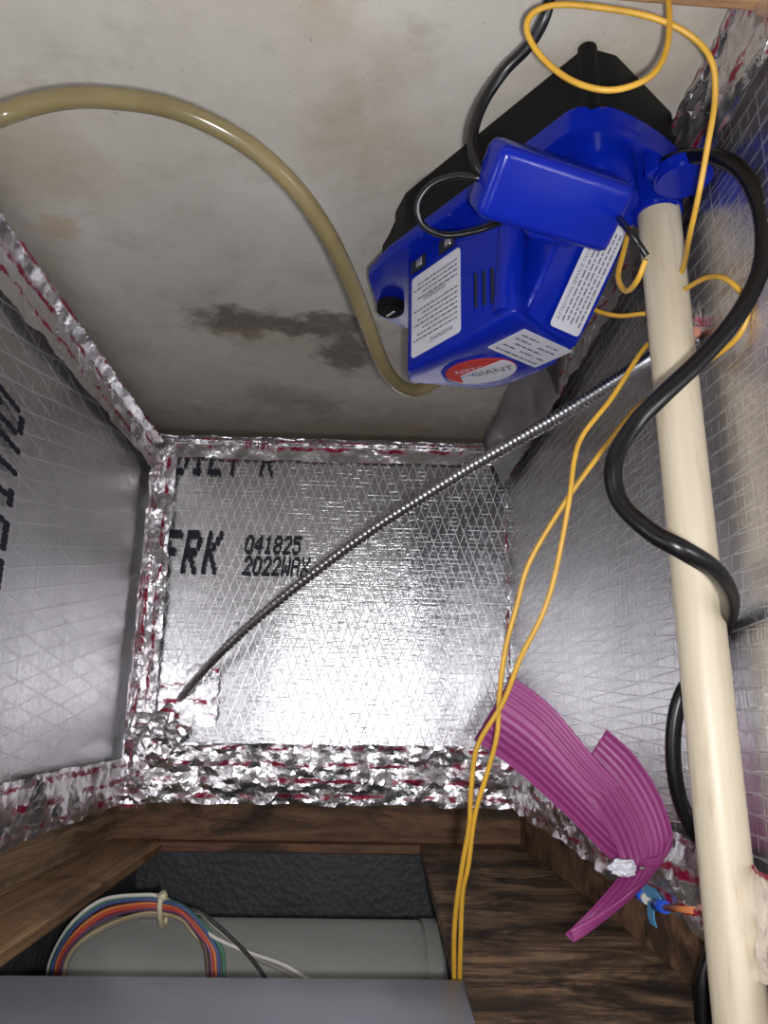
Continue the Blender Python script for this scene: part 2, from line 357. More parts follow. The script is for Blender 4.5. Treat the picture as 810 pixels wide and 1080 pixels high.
# ------------------------------------------------------------------ foil tape
def tape(name, label, p0, p1, prof, seed, amp=.002, cell=.004, mat='tape_foil', nv=None, wav=.003):
    """crumpled foil tape: prof = list of world offsets across the strip, each with its outward normal"""
    L = (p1 - p0).length; nu = max(4, int(L / cell)); ws = [0]
    for i in range(1, len(prof)): ws.append(ws[-1] + (prof[i][0] - prof[i - 1][0]).length)
    W = ws[-1]; nv = nv or max(4, int(W / cell)); rng = random.Random(seed)
    dirn = (p1 - p0).normalized()
    jit = [[(rng.uniform(-1, 1), rng.uniform(-1, 1), rng.uniform(-1, 1)) for _ in range(nv + 1)] for _ in range(nu + 1)]
    waves = []
    for k in range(7): an = rng.uniform(0, math.pi); fq = (11, 17, 24, 31, 40, 58, 75)[k] * rng.uniform(.85, 1.2); waves.append((math.cos(an), math.sin(an), fq, rng.random(), rng.uniform(14, 20) / fq))
    def fn(u, v):
        i, k = round(u * nu), round(v * nv); s = v * W; m = 1
        while m < len(ws) - 1 and ws[m] < s: m += 1
        t = (s - ws[m - 1]) / (ws[m] - ws[m - 1]); off = prof[m - 1][0].lerp(prof[m][0], t); nr = prof[m - 1][1].lerp(prof[m][1], t).normalized()
        acr = (prof[m][0] - prof[m - 1][0]).normalized(); a, b_, c = jit[i][k]
        p = p0.lerp(p1, u) + off
        x_, y_ = u * L, s; h_ = 0; wq = noise.noise(p * 14 + Vector((seed, 0, 0))) * .6
        for (cx_, cy_, f_, ph_, am_) in waves: tq = (x_ * cx_ + y_ * cy_) * f_ + ph_ + wq; h_ += am_ * abs((tq % 1) * 2 - 1)
        p = p + nr * (.0030 + h_ * amp + (a * .5 + .5) * amp * .08) + dirn * (b_ * cell * .38)
        if v in (0, 1): p = p + acr * (noise.noise(p * 30 + Vector((seed, v * 9, 0))) * wav)
        else: p = p + acr * (c * cell * .35)
        return p
    me = grid_me(name, fn, nu, nv, L, W, smooth=True, tri=True); me.set_sharp_from_angle(angle=math.radians(12))
    o = link(name, me, mat); tag(o, label, 'tape', 'foil tape strips'); return o
Z = Vector((0, 0, 1)); RR = room(1, 0, 0); DD = Vector((0, 1, 0))
# floor edges
t_ff = tape('foil_tape', 'narrow foil tape strip along the concrete edge of the back wall', room(LW, FW, 0), room(RW, FW, 0), [(DD * -.022 + Z * .001, Z), (DD * -.012 + Z * .008, (Z - DD)), (DD * -.001 + Z * .012, -DD), (DD * -.001 + Z * .040, -DD)], 3, .0014, .004)
t_lf = tape('foil_tape', 'long foil tape strip between concrete and left foil wall', room(LW, .42, 0), room(LW, FW - .02, 0), [(RR * .016 + Z * .001, Z), (RR * .016 + Z * .014, RR + Z), (RR * .003 + Z * .022, RR + Z * .5), (RR * .003 + Z * .066, RR)], 4, .0022, .004)
t_rf = tape('foil_tape', 'red-streaked foil tape strip along the concrete behind the pump', room(rw(.30), .30, 0), room(RW, FW - .02, 0), [(RR * -.009 + Z * .001, Z), (RR * -.006 + Z * .006, Z - RR), (RR * -.002 + Z * .02, -RR), (RR * -.002 + Z * .075, -RR)], 5, .0022, .004, 'tape_foil_dark')
# vertical corners
t_lc = tape('foil_tape', 'crumpled vertical foil tape in the left back corner', room(LW, FW, .03), room(LW, FW, TOP + .012), [(DD * -.040 + RR * .002, RR), (DD * -.012 + RR * .003, RR), (RR * .012 - DD * .003, -DD + RR), (RR * .042 - DD * .002, -DD)], 6, .0026, .004)
t_rc = tape('foil_tape', 'thin vertical foil tape in the right back corner', room(RW, FW, .07), room(RW, FW, TOP), [(DD * -.010 - RR * .002, -RR), (RR * -.003 - DD * .003, -DD - RR), (RR * -.010 - DD * .002, -DD)], 7, .0010, .004)
# upper edges against the joists
t_fu = tape('foil_tape', 'wide crumpled foil tape along the back joist', room(LW + .03, FW, .545), room(RW, FW, .545), [(Z * .004 - DD * .002, -DD), (Z * -.030 - DD * .004, -DD), (Z * -.078 - DD * .002, -DD)], 8, .0038, .004)
t_lu = tape('foil_tape', 'crumpled foil tape along the left joist', room(LW, .42, .545), room(LW, FW - .01, .545), [(Z * .006 + RR * .002, RR), (Z * -.025 + RR * .003, RR), (Z * -.056 + RR * .002, RR)], 9, .0030, .004)
t_ru = tape('foil_tape', 'red-streaked foil tape along the right joist behind the pipe', room(rw(.30), .30, .545), room(RW, FW - .01, .545), [(Z * .004 - RR * .002, -RR), (Z * -.025 - RR * .003, -RR), (Z * -.050 - RR * .002, -RR)], 10, .0030, .004, 'tape_foil_dark')
t_fl = tape('foil_flap', 'smooth dark foil flap over the right floor corner behind the cable', room(rw(.80), .80, 0), room(RW - .004, FW - .012, 0), [(RR * -.040 + Z * .002, Z - RR), (RR * -.022 + Z * .034, Z - RR), (RR * -.006 + Z * .072, Z * .4 - RR)], 21, .0005, .010, 'foil_flap_metal')
# patch and wad where the cable enters the corner
p = atr(175, 745, 0) if False else at(190, 740, FW)
t_p = tape('foil_tape', 'square foil tape patch on the back wall beside the cable end', p + RR * -.03, p + RR * .055, [(Z * -.055 - DD * .001, -DD), (Z * .035 - DD * .001, -DD)], 12, .0014, .004)
def wad(name, label, c, r, sq, seed, mat='tape_foil'):
    bm = bmesh.new(); bmesh.ops.create_icosphere(bm, subdivisions=4, radius=1)
    for vv in bm.verts:
        n_ = vv.co.normalized(); k = 1 + noise.noise(n_ * 2.2 + Vector((seed, 0, 0))) * .45 + (1 - abs(noise.noise(n_ * 6 + Vector((0, seed, 0)))) * 2) * .10 + random.uniform(-.05, .05)
        vv.co = Vector((n_.x * sq[0], n_.y * sq[1], n_.z * sq[2])) * r * k + c
    ul = bm.loops.layers.uv.new('uv')
    for f in bm.faces:
        for l in f.loops: l[ul].uv = (l.vert.co.x * 1.3 + l.vert.co.y, l.vert.co.z)
    o = bm_obj(name, bm, mat); tag(o, label, 'foil'); return o
wad('foil_wad', 'crumpled foil tape lump wrapped around the cable end', at(168, 778, FW - .012), .034, (1, .45, 1.05), 3)
wad('foil_wad', 'crushed foil tape end hanging over the left joist corner', at(135, 832, FW - .012), .026, (1.1, .5, .9), 8)
wad('foil_scrap', 'small white foil scrap beside the pink film strip', atx(657, 915, .478), .008, (.9, .5, .6), 4, 'label_white')
wad('foil_scrap', 'torn foil flap around a copper stub right of the pipe', atr(733, 342, .222), .010, (.3, .7, 1.3), 6)
st = tube('copper_stub', [atr(736, 352, .226), atr(733, 350, .215)], .0035, 'copper'); tag(st, 'short copper stub poking through the right foil wall', 'stub')

# ------------------------------------------------------------------ printed lettering on the boards (dot-matrix)
GL = {'Q': '01110 10001 10001 10001 10101 10010 01101', 'U': '10001 10001 10001 10001 10001 10001 01110', 'I': '01110 00100 00100 00100 00100 00100 01110',
      'E': '11111 10000 10000 11110 10000 10000 11111', 'T': '11111 00100 00100 00100 00100 00100 00100', 'R': '11110 10001 10001 11110 10100 10010 10001',
      'F': '11111 10000 10000 11110 10000 10000 10000', 'K': '10001 10010 10100 11000 10100 10010 10001', '0': '01110 10001 10001 10001 10001 10001 01110',
      '4': '00010 00110 01010 10010 11111 00010 00010', '1': '00100 01100 00100 00100 00100 00100 01110', '8': '01110 10001 10001 01110 10001 10001 01110',
      '2': '01110 10001 00001 00010 00100 01000 11111', '5': '11111 10000 11110 00001 00001 10001 01110', 'W': '10001 10001 10001 10101 10101 11011 10001',
      'A': '01110 10001 10001 11111 10001 10001 10001', 'X': '10001 10001 01010 00100 01010 10001 10001', ' ': '00000 ' * 7}
def dots(name, text, org, right, up, nrm, wch, hch, pitch, parent, fat=.95, slant=.12, clip=None, mat='print_ink'):
    """org = top-left corner of the first character"""
    vs, fs = [], []; cw, chh = wch / 5, hch / 7; rng = random.Random(len(text))
    for n_, c in enumerate(text):
        for j_, row in enumerate(GL[c].split()):
            for i_, bit in enumerate(row):
                if bit != '1': continue
                if clip and (j_ + 1) * chh < clip: continue
                x = n_ * pitch + (i_ + .5) * cw + rng.uniform(-.1, .1) * cw + (6 - j_) * chh * slant; y = -(j_ + .5) * chh
                w2, h2 = cw * fat * .62, chh * fat * .62; k = len(vs)
                for sx, sy in ((-.6, -1), (.6, -1), (1, -.4), (1, .4), (.6, 1), (-.6, 1), (-1, .4), (-1, -.4)): vs.append(org + right * (x + sx * w2) + up * (y + sy * h2) + nrm * (.0038 + rng.random() * .0002))
                fs.append(tuple(range(k, k + 8)))
    me = bpy.data.meshes.new(name); me.from_pydata(vs, [], fs); o = link(name, me, mat); return child(o, parent)
px = 1.21 / F
def far(x, y): return at(x, y, FW)
o = dots('printed_text', 'FRK', far(173, 560), RR, -Z, -DD, .021, .065, .0315, wf, 1.15); o['label'] = 'dark dot-matrix letters FRK'
o = dots('printed_text', 'QUIET R', far(168, 459), RR, -Z, -DD, .020, .064, .0272, wf, clip=.030); o['label'] = 'lower half of dot-matrix letters QUIET R'
o = dots('printed_text', '041825', far(259, 565), RR, -Z, -DD, .0115, .028, .0146, wf, 1.2); o['label'] = 'dark dot-matrix digits 041825'
o = dots('printed_text', '2022WAX', far(257, 587), RR, -Z, -DD, .0115, .029, .0146, wf, 1.2); o['label'] = 'dark dot-matrix code 2022WAX'
o = dots('printed_text', 'QUIET R', atr(24, 428, LW), -Z * -1, DD, RR, .028, .085, .036, wl, .95); o['label'] = 'dark dot-matrix letters QUIET R running down the wall'

def text(name, s, size, org, right, up, parent, mat, center=True, lift=0.0005, xs=1.0):
    cu = bpy.data.curves.new(name, 'FONT'); cu.body = s; cu.size = size; cu.resolution_u = 2
    if center: cu.align_x = 'CENTER'; cu.align_y = 'CENTER'
    tmp = bpy.data.objects.new(name, cu); col.objects.link(tmp); bpy.context.view_layer.update()
    me = bpy.data.meshes.new_from_object(tmp.evaluated_get(bpy.context.evaluated_depsgraph_get())); bpy.data.objects.remove(tmp)
    nr = right.cross(up).normalized()
    for vv in me.vertices: vv.co = org + right * vv.co.x * xs + up * vv.co.y + nr * lift
    me.name = name; me.materials.clear(); return link(name, me, mat, parent)
for xx, s in ((272, 'SF 181'),):
    o = text('printed_text', s, .015, far(xx, 473) - DD * .0095, RR, -Z, None, 'tape_red_ink'); child(o, t_ff)

# ------------------------------------------------------------------ condensate pump
PN = room(.14, .399, 0); pump = empty('condensate_pump', PN, math.atan2(.829, .559))
tag(pump, 'blue and black condensate pump standing on the concrete', 'pump')
bpy.context.view_layer.update(); PI_ = pump.matrix_world.inverted()
def loc(p): return PI_ @ p
res_out = [(.004, -.002), (.19, -.006), (.215, .002), (.222, .012), (.262, .022), (.268, .034), (.292, .042), (.298, .09), (.285, .106), (.03, .106), (.004, .093), (-.004, .02)]
bm = prism_bm(res_out, 0, .052, .0025, 2); res = bm_obj('reservoir', bm, 'black_plastic', pump, 35)
kn = cyl_bm((.004, .000, .026), (0, 0, 1), .0062, .0515, 20, .002); bm_obj('corner_post', kn, 'black_plastic', res, 35)
lid_out = [(.012, -.012), (.20, -.014), (.236, -.010), (.286, .038), (.290, .10), (.275, .110), (.035, .110), (.002, .094), (-.010, .05), (-.004, .008)]
lid_out = lid_out[:-3] + [(p_.x, p_.y) for p_ in spline([Vector((x, y, 0)) for x, y in [(.002, .094), (-.008, .075), (-.010, .05), (-.008, .022), (-.002, .002), (.012, -.012)]], 4)][:-1]
lid = bm_obj('lid', prism_bm(lid_out, .049, .060, .002, 2), 'blue_plastic', pump, 35)
# motor cover: tall block with a sloped, rounded shoulder
top = [(.192, .000), (.209, .014), (.207, .024), (.194, .030), (.192, .052), (.184, .070), (.166, .081), (.138, .084), (.112, .080), (.089, .073), (.080, .020), (.074, .000)]
cov = bm_obj('motor_cover', prism_bm(top, .055, .160, .0035, 3), 'blue_plastic', pump, 40)
def slope_bm():
    bm = bmesh.new(); prof = [(.100, .159), (.086, .158), (.070, .141), (.050, .114), (.030, .085), (.016, .062), (.016, .055), (.100, .055)]
    rows = []
    for y in (.016, .0765): rows.append([bm.verts.new((x, y, z)) for x, z in prof])
    n = len(prof); bm.faces.new(rows[0]); bm.faces.new(rows[1])
    for i in range(n): bm.faces.new((rows[0][i], rows[0][(i + 1) % n], rows[1][(i + 1) % n], rows[1][i]))
    bmesh.ops.recalc_face_normals(bm, faces=bm.faces)
    bmesh.ops.bevel(bm, geom=[e for e in bm.edges], offset=.003, segments=3, affect='EDGES'); return bm
bm_obj('cover_shoulder', slope_bm(), 'blue_plastic', cov, 40)
# rounded ridges that frame the recess beside the vents
bm_obj('cover_ridge', cyl_bm((.082, .006, .108), (.12, 0, 1), .010, .098, 20, .003), 'blue_plastic', cov, 40)
bm_obj('cover_ridge', cyl_bm((.046, .024, .082), (.45, 0, 1), .009, .060, 20, .003), 'blue_plastic', cov, 40)
for i in range(4):
    x = .112 - i * .0085
    o = bm_obj('vent_slot', box_bm(x - .0016, x + .0016, -.0006, .0004, .112 + i * .002, .140 + i * .002, .0005, 1), 'slot_dark', cov)
    bm_obj('vent_lip', box_bm(x + .0016, x + .0032, -.0022, .0004, .111 + i * .002, .141 + i * .002, .0006, 1), 'blue_plastic', cov)
for x in (.178, .143):
    s_ = bm_obj('latch_window', box_bm(x - .009, x + .009, -.0016, .0, .0665, .0775, .0004, 1), 'slot_dark', cov)
    bm_obj('latch_tongue', box_bm(x - .006, x + .001, -.0026, -.001, .0685, .0755, .0004, 1), 'steel', s_)
# rim wall, hub and tabs on the near end of the lid
rim_p = [(.058, -.010), (.030, -.012), (.010, -.010), (-.002, .006), (-.007, .03), (-.009, .060), (-.004, .078)]
def wall_bm(pts, t, z0, z1):
    bm = bmesh.new(); sp = spline([Vector((x, y, 0)) for x, y in pts], 6); q = []
    for i, p_ in enumerate(sp):
        tg = (sp[min(i + 1, len(sp) - 1)] - sp[max(0, i - 1)]).normalized(); n_ = Vector((-tg.y, tg.x, 0)) * t / 2
        q.append([bm.verts.new((*(p_ + s * n_).xy, z)) for s, z in ((-1, z0), (1, z0), (1, z1), (-1, z1))])
    for a_, b_ in zip(q, q[1:]):
        for k in range(4): bm.faces.new((a_[k], a_[(k + 1) % 4], b_[(k + 1) % 4], b_[k]))
    bm.faces.new(q[0]); bm.faces.new(q[-1]); return bm
bm_obj('rim_wall', wall_bm(rim_p, .003, .056, .067), 'blue_plastic', lid, 40)
bm_obj('hub', cyl_bm((.026, .034, .074), (0, 0, 1), .024, .036, 32, .002), 'blue_plastic', lid, 35)
bm_obj('hub_cap', cyl_bm((.024, .030, .096), (0, 0, 1), .016, .016, 28, .002), 'blue_plastic', lid, 35)
for x, y in ((-.004, .052), (-.006, .080), (.018, .072)): bm_obj('tab', box_bm(x - .005, x + .005, y - .005, y + .005, .056, .078, .001, 1), 'blue_plastic', lid)
rt = loc(atz(735, 200, .074)); bm_obj('ear', cyl_bm((-.015, .066, .078), (0, 0, 1), .0185, .010, 28, .002), 'blue_plastic', lid, 35)
bm_obj('inlet_collar', cyl_bm((.017, .083, .070), (0, 0, 1), .0175, .026, 28, .002), 'blue_plastic', lid, 35)
ea = loc(atz(412, 320, .06))
sc = bm_obj('screw_cap', cyl_bm((ea.x, ea.y, .063), (0, 0, 1), .0125, .012, 24, .0015), 'black_plastic', lid, 35)
bm_obj('screw_slot', box_bm(ea.x - .006, ea.x + .006, ea.y - .0012, ea.y + .0012, .069, .0705), 'steel', sc)
# float-switch cap standing off the lid
cc = atz(581, 207, .112); e1 = (atz(650, 224, .112) - atz(515, 184, .112)).normalized(); nn = (CAMP - cc); nn = (nn + Z * .15); nn = (nn - e1 * nn.dot(e1)).normalized(); e2 = nn.cross(e1)
bm = box_bm(-.046, .046, -.0215, .0215, -.016, .016, .0065, 4)
for vv in bm.verts:
    if vv.co.x < -.03 and vv.co.z > 0: vv.co.z -= .005
m4 = Matrix((e1, e2, nn)).transposed().to_4x4(); m4.translation = cc
bm.transform(PI_ @ m4); cap = bm_obj('switch_cap', bm, 'blue_plastic', pump, 50)
bm = box_bm(.0, .034, -.030, .012, -.026, -.006, .004, 2); bm.transform(PI_ @ m4); bm_obj('cap_bracket', bm, 'blue_plastic', cap, 50)
# labels
def label(name, org, right, up, wd, ht, parent, rad=.003):
    pts = []
    for cx, cy, a0 in ((1, 1, 0), (-1, 1, 90), (-1, -1, 180), (1, -1, 270)):
        for k in range(4): a = math.radians(a0 + k * 30); pts.append((cx * (wd / 2 - rad) + math.cos(a) * rad, cy * (ht / 2 - rad) + math.sin(a) * rad))
    nr = right.cross(up); bm = bmesh.new(); lo = [bm.verts.new(org + right * x + up * y) for x, y in pts]; bm.faces.new(lo)
    g = bmesh.ops.extrude_face_region(bm, geom=list(bm.faces))
    for vv in [x for x in g['geom'] if isinstance(x, bmesh.types.BMVert)]: vv.co += nr * .0006
    return bm_obj(name, bm, 'label_white', parent)
def dashes(name, org, right, up, lines, size, parent, seed, mat='label_ink'):
    """rows of unreadable small print"""
    rng = random.Random(seed); vs, fs = [], []; nr = right.cross(up)
    for x0, x1, y in lines:
        x = x0
        while x < x1:
            l = min(rng.uniform(.6, 2.6) * size, x1 - x); k = len(vs)
            for sx, sy in ((0, -.5), (l, -.5), (l, .5), (0, .5)): vs.append(org + right * (x + sx) + up * (y + sy * size * .55) + nr * .0009)
            fs.append((k, k + 1, k + 2, k + 3)); x += l + size * .45
    me = bpy.data.meshes.new(name); me.from_pydata(vs, [], fs); return link(name, me, mat, parent)
A, Bv = Vector((1, 0, 0)), Vector((0, 1, 0))
lo_ = Vector((.157, -.0002, .117)); L1 = label('warning_label', lo_, A, Z, .058, .070, cov); L1['label'] = 'white label with small warning print'
text('printed_text', 'WARNING', .0055, lo_ + Z * .028 - A * .008 + Bv * -.0008, A, Z, L1, 'label_ink')
dashes('fine_print', lo_, A, Z, [(-.026, .026 - .005 * (i % 3), .022 - i * .0042 - (.006 if i > 6 else 0)) for i in range(11)], .0024, L1, 4)
text('printed_text', 'WARNING', .0055, lo_ - Z * .0105 + Bv * -.0008, A, Z, L1, 'label_ink')
sdir = Vector((-(.086 - .030), 0, -(.158 - .085))).normalized(); so = Vector((.0555, .052, .1235)); sn = sdir.cross(-Bv)
L2 = label('service_label', so + sn * .0022, sdir, -Bv, .078, .030, cov); L2['label'] = 'white curved label for service technicians'
text('printed_text', 'ATTENTION SERVICE TECHNICIAN', .0042, so + sn * .0032 - Bv * .011, sdir, -Bv, L2, 'label_ink')
dashes('fine_print', so + sn * .0022, sdir, -Bv, [(-.033 + .002 * (i % 2), .034, .006 - i * .0042) for i in range(5)], .0024, L2, 5)
tz = .1602
s0 = loc(atz(559, 368, tz)); s1 = loc(atz(579, 378, tz)); sr = (loc(atz(577, 360, tz)) - loc(atz(537, 361, tz))); sr = (loc(atz(598, 370, tz)) - loc(atz(556, 351, tz))).normalized(); sr.z = 0; su = Z.cross(sr)
L3 = label('rating_label', s0, sr, su, .052, .036, cov, .001); L3['label'] = 'white rating label with small print'
dashes('fine_print', s0, sr, su, [(-.022, -.004, .012), (.004, .016, .012), (-.022, -.006, .006), (.002, .020, .006), (-.016, .012, 0), (-.022, -.010, -.006), (-.004, .010, -.006), (.014, .022, -.006), (-.022, .022, -.013)], .0030, L3, 6)
oc = loc(atz(507, 390, tz)); orr = (loc(atz(545, 382, tz)) - loc(atz(472, 396, tz))); orr.z = 0; ol = orr.length / 2; orr.normalize(); ou = Z.cross(orr)
def oval(name, cx, cy, rx, ry, z, mat, parent, cut=None):
    bm = bmesh.new(); vs = []
    for k in range(48):
        a = 2 * math.pi * k / 48; x, y = cx + rx * math.cos(a), cy + ry * math.sin(a)
        if cut and y > cut(x): y = max(cut(x), cy - ry * abs(math.sin(a)))
        vs.append(bm.verts.new(oc + orr * x + ou * y + Z * z))
    f = bm.faces.new(vs); g = bmesh.ops.extrude_face_region(bm, geom=[f])
    for vv in [q for q in g['geom'] if isinstance(q, bmesh.types.BMVert)]: vv.co.z += .0006
    return bm_obj(name, bm, mat, parent)
orx, ory = ol * 1.0, ol * .72
oval('logo_rim', 0, 0, orx * 1.12, ory * 1.14, 0, 'blue_plastic', cov)
lg = oval('logo_disc', 0, 0, orx, ory, .0008, 'logo_red', cov)
oval('logo_field', 0, 0, orx * .99, ory * .99, .0016, 'label_white', lg, cut=lambda x: .25 * ory + x * .35 if x > -orx * .62 else -ory)
text('printed_text', 'NXTGen', ol * .30, oc + ou * ory * .42 - orr * orx * .05 + Z * .0026, orr, ou, lg, 'label_white')
text('printed_text', 'LITTLE', ol * .17, oc - ou * ory * .02 - orr * orx * .36 + Z * .0026, orr, ou, lg, 'connector_blue')
text('printed_text', 'GIANT', ol * .40, oc - ou * ory * .02 + orr * orx * .32 + Z * .0026, orr, ou, lg, 'label_ink')
text('printed_text', '- - - -', ol * .12, oc - ou * ory * .55 + orr * orx * .35 + Z * .0026, orr, ou, lg, 'label_ink') if False else None

# ------------------------------------------------------------------ pipe
bm = bmesh.new(); n = 40; PC = room(.200, .461, 0); rr_ = .0142; rows = []
zs = [.070] + [.10 + i * .02 for i in range(27)]
for i, z in enumerate(zs):
    row = []
    for k in range(n):
        a = 2 * math.pi * k / n; zz = z + (noise.noise(Vector((math.cos(a) * 1.6, math.sin(a) * 1.6, 3))) * .010 if i == 0 else 0)
        row.append(bm.verts.new(PC + Vector((math.cos(a) * rr_, math.sin(a) * rr_, zz)) + room(.004, -.016, 0) * (z / .6)))
    rows.append(row)
inn = []
for row in (rows[0], rows[-1]):
    ctr = sum((vv.co for vv in row), Vector()) / n
    inn.append([bm.verts.new(vv.co - Vector(((vv.co - ctr).x, (vv.co - ctr).y, 0)) * .18) for vv in row])
for a_, b_ in zip(rows, rows[1:]):
    for k in range(n): bm.faces.new((a_[k], a_[(k + 1) % n], b_[(k + 1) % n], b_[k]))
for k in range(n):
    k2 = (k + 1) % n
    bm.faces.new((rows[0][k], inn[0][k], inn[0][k2], rows[0][k2])); bm.faces.new((rows[-1][k], rows[-1][k2], inn[1][k2], inn[1][k])); bm.faces.new((inn[0][k], inn[1][k], inn[1][k2], inn[0][k2]))
pipe = bm_obj('drain_pipe', bm, 'pvc', None, 50); tag(pipe, 'stained white plastic drain pipe rising from the blue pump', 'pipe')

# ------------------------------------------------------------------ tubes, cords and wires
tp = [(-60, 150, .43), (0, 122, .45), (60, 105, .45), (120, 104, .45), (190, 117, .455), (260, 152, .47), (310, 197, .49), (345, 246, .52), (372, 302, .56), (391, 352, .61), (407, 390, .65), (425, 409, .68), (446, 410, .70), (472, 392, .71), (490, 365, .70)]
o = tube('vinyl_tube', spline([atx(*q) for q in tp], 10), .0061, 'vinyl_tube', n=18); tag(o, 'yellowed clear vinyl tube arching from the pump to the left', 'tube')
cp = [(700, 172, .505), (725, 166, .49), (757, 166, .465), (785, 184, .45), (803, 225, .44), (803, 280, .43), (780, 330, .42), (742, 376, .415), (700, 416, .41), (668, 450, .41), (648, 488, .405), (653, 528, .40), (685, 560, .385), (722, 581, .375), (755, 603, .39), (770, 632, .425), (764, 662, .465), (740, 700, .487), (718, 735, .487), (710, 775, .485), (712, 820, .483), (724, 862, .482), (750, 905, .48), (764, 950, .478), (752, 1000, .474), (742, 1040, .47), (742, 1090, .465), (745, 1150, .46)]
o = tube('power_cord', spline([atx(*q) for q in cp], 10), .0049, 'black_rubber', n=16); tag(o, 'thick black power cord coiling around the white pipe', 'cord')
kc = [(582, -30, .435), (580, -5, .44), (574, 20, .445), (558, 48, .455), (532, 75, .465), (510, 108, .47), (499, 140, .47), (501, 168, .465), (512, 186, .465), (525, 192, .47)]
o = tube('thin_cord', spline([atx(*q) for q in kc], 10), .0034, 'thin_cord'); tag(o, 'thin black cord running from the blue switch cap to the sill', 'cord')
kc = [(522, 190, .47), (505, 188, .465), (480, 186, .47), (455, 195, .475), (441, 215, .48), (446, 237, .485), (468, 248, .49), (500, 244, .495), (528, 234, .50), (545, 226, .51)]
o = tube('thin_cord', spline([atx(*q) for q in kc], 10), .0022, 'thin_cord'); tag(o, 'looped thin black lead at the side of the blue pump', 'cord')
kc = [(640, 216, .505), (652, 229, .475), (662, 242, .45), (674, 258, .447), (682, 270, .447)]
o = tube('thin_cord', spline([atx(*q) for q in kc], 8), .0019, 'thin_cord'); tag(o, 'short black lead spliced to yellow wire beside the pipe', 'cord')
def ywire(pts, label, rad=.0017):
    o = tube('yellow_wire', spline([atx(*q) for q in pts], 10), rad, 'yellow_wire', n=10); tag(o, label, 'wire', 'yellow wires'); return o
ywire([(703, -14, .43), (706, 20, .42), (702, 55, .415), (684, 82, .41), (645, 95, .41), (605, 86, .415), (573, 62, .42), (556, 34, .42), (562, 14, .42), (590, 5, .42), (640, 9, .42), (690, 19, .42), (730, 39, .42), (751, 66, .42), (754, 105, .425), (747, 150, .43), (737, 205, .44), (727, 250, .46), (721, 280, .50), (708, 312, .53), (692, 329, .54), (676, 331, .545), (652, 333, .555), (628, 327, .565), (612, 315, .575)], 'yellow wire looping over the black pump base')
ywire([(664, 240, .51), (657, 268, .50), (652, 292, .49), (660, 307, .475), (672, 296, .455), (681, 274, .447)], 'short bent yellow wire end spliced beside the pipe')
ywire([(690, 318, .54), (705, 313, .53), (722, 305, .505), (745, 293, .48), (765, 294, .46), (784, 312, .45), (788, 335, .45), (774, 360, .458), (742, 384, .485), (720, 398, .51), (700, 411, .515), (668, 434, .51), (622, 493, .50), (590, 539, .50), (558, 594, .50), (545, 639, .50), (533, 685, .50), (527, 731, .50), (524, 776, .50), (513, 818, .505), (501, 859, .51), (494, 912, .515), (488, 942, .52), (486, 986, .525), (485, 1033, .53), (486, 1075, .54)], 'yellow wire bending right of the pipe before hanging straight')
ywire([(705, 345, .53), (690, 358, .528), (676, 372, .52), (645, 420, .505), (616, 457, .50), (606, 484, .497), (600, 530, .492), (586, 603, .49), (572, 648, .488), (549, 694, .49), (531, 740, .495), (504, 786, .50), (497, 831, .505), (495, 870, .51), (488, 910, .515), (482, 950, .52), (479, 986, .525), (479, 1032, .53), (480, 1075, .54)], 'yellow wire emerging left of the pipe and hanging straight')
# armoured cable
ap = spline([atx(*q) for q in [(170, 770, 1.14), (182, 748, 1.13), (210, 713, 1.10), (250, 672, 1.06), (300, 629, 1.00), (350, 590, .95), (400, 554, .90), (450, 522, .85), (500, 491, .80), (550, 462, .745), (600, 433, .69), (650, 402, .63), (685, 381, .585), (705, 368, .56)]], 44)
o = tube('armoured_cable', ap, lambda i: .0060 + .0008 * (1 if i % 4 in (0, 1) else -1) * (1 if i > 120 else .35), 'steel', n=16)
for p_ in o.data.polygons: p_.use_smooth = True
tag(o, 'flexible silver armoured cable running diagonally across the foil walls', 'cable')

# ------------------------------------------------------------------ pink film strip
pk = empty('pink_film_strip', atx(690, 900, .50)); tag(pk, 'ribbed pink plastic film strip folded beside the pipe', 'film strip')
def film(name, rows, nu=60, nv=56, amp=.00032, nr=9):
    A_ = spline([atx(*q[0]) for q in rows], 12); C_ = spline([atx(*q[1]) for q in rows], 12); n_ = len(A_) - 1
    L = sum((b_ - a_).length for a_, b_ in zip(A_, A_[1:])); W = (A_[0] - C_[0]).length
    def fn(u, v):
        i = min(int(u * n_), n_ - 1); t = u * n_ - i; a_ = A_[i].lerp(A_[i + 1], t); c = C_[i].lerp(C_[i + 1], t)
        tg = (A_[min(i + 1, n_)] - A_[i]); nn_ = (c - a_).cross(tg)
        nn_ = nn_.normalized() if nn_.length > 1e-9 else Vector((0, -1, 0))
        return a_.lerp(c, v) + nn_ * (amp * (1 if math.sin(v * nr * 2 * math.pi) > 0 else -1) * min(1, 3 * abs(math.sin(v * nr * 2 * math.pi)))) + nn_ * .006 * math.sin(v * math.pi)
    me = grid_me(name, fn, nu, nv, L, W); o = link(name, me, 'pink_film'); m = o.modifiers.new('thick', 'SOLIDIFY'); m.thickness = .0005
    return child(o, pk)
film('film_leaf', [((500, 780, 0.531), (540, 713, 0.549)), ((548, 815, 0.522), (582, 745, 0.544)), ((600, 862, 0.513), (628, 800, 0.531)), ((640, 902, 0.504), (668, 842, 0.522)), ((672, 924, 0.500), (700, 872, 0.513))])
film('film_leaf', [((604, 822, 0.531), (640, 769, 0.531)), ((626, 852, 0.522), (668, 795, 0.522)), ((645, 882, 0.509), (694, 834, 0.509)), ((655, 905, 0.500), (709, 876, 0.496)), ((660, 922, 0.496), (705, 900, 0.489)), ((662, 930, 0.498), (690, 915, 0.491))])
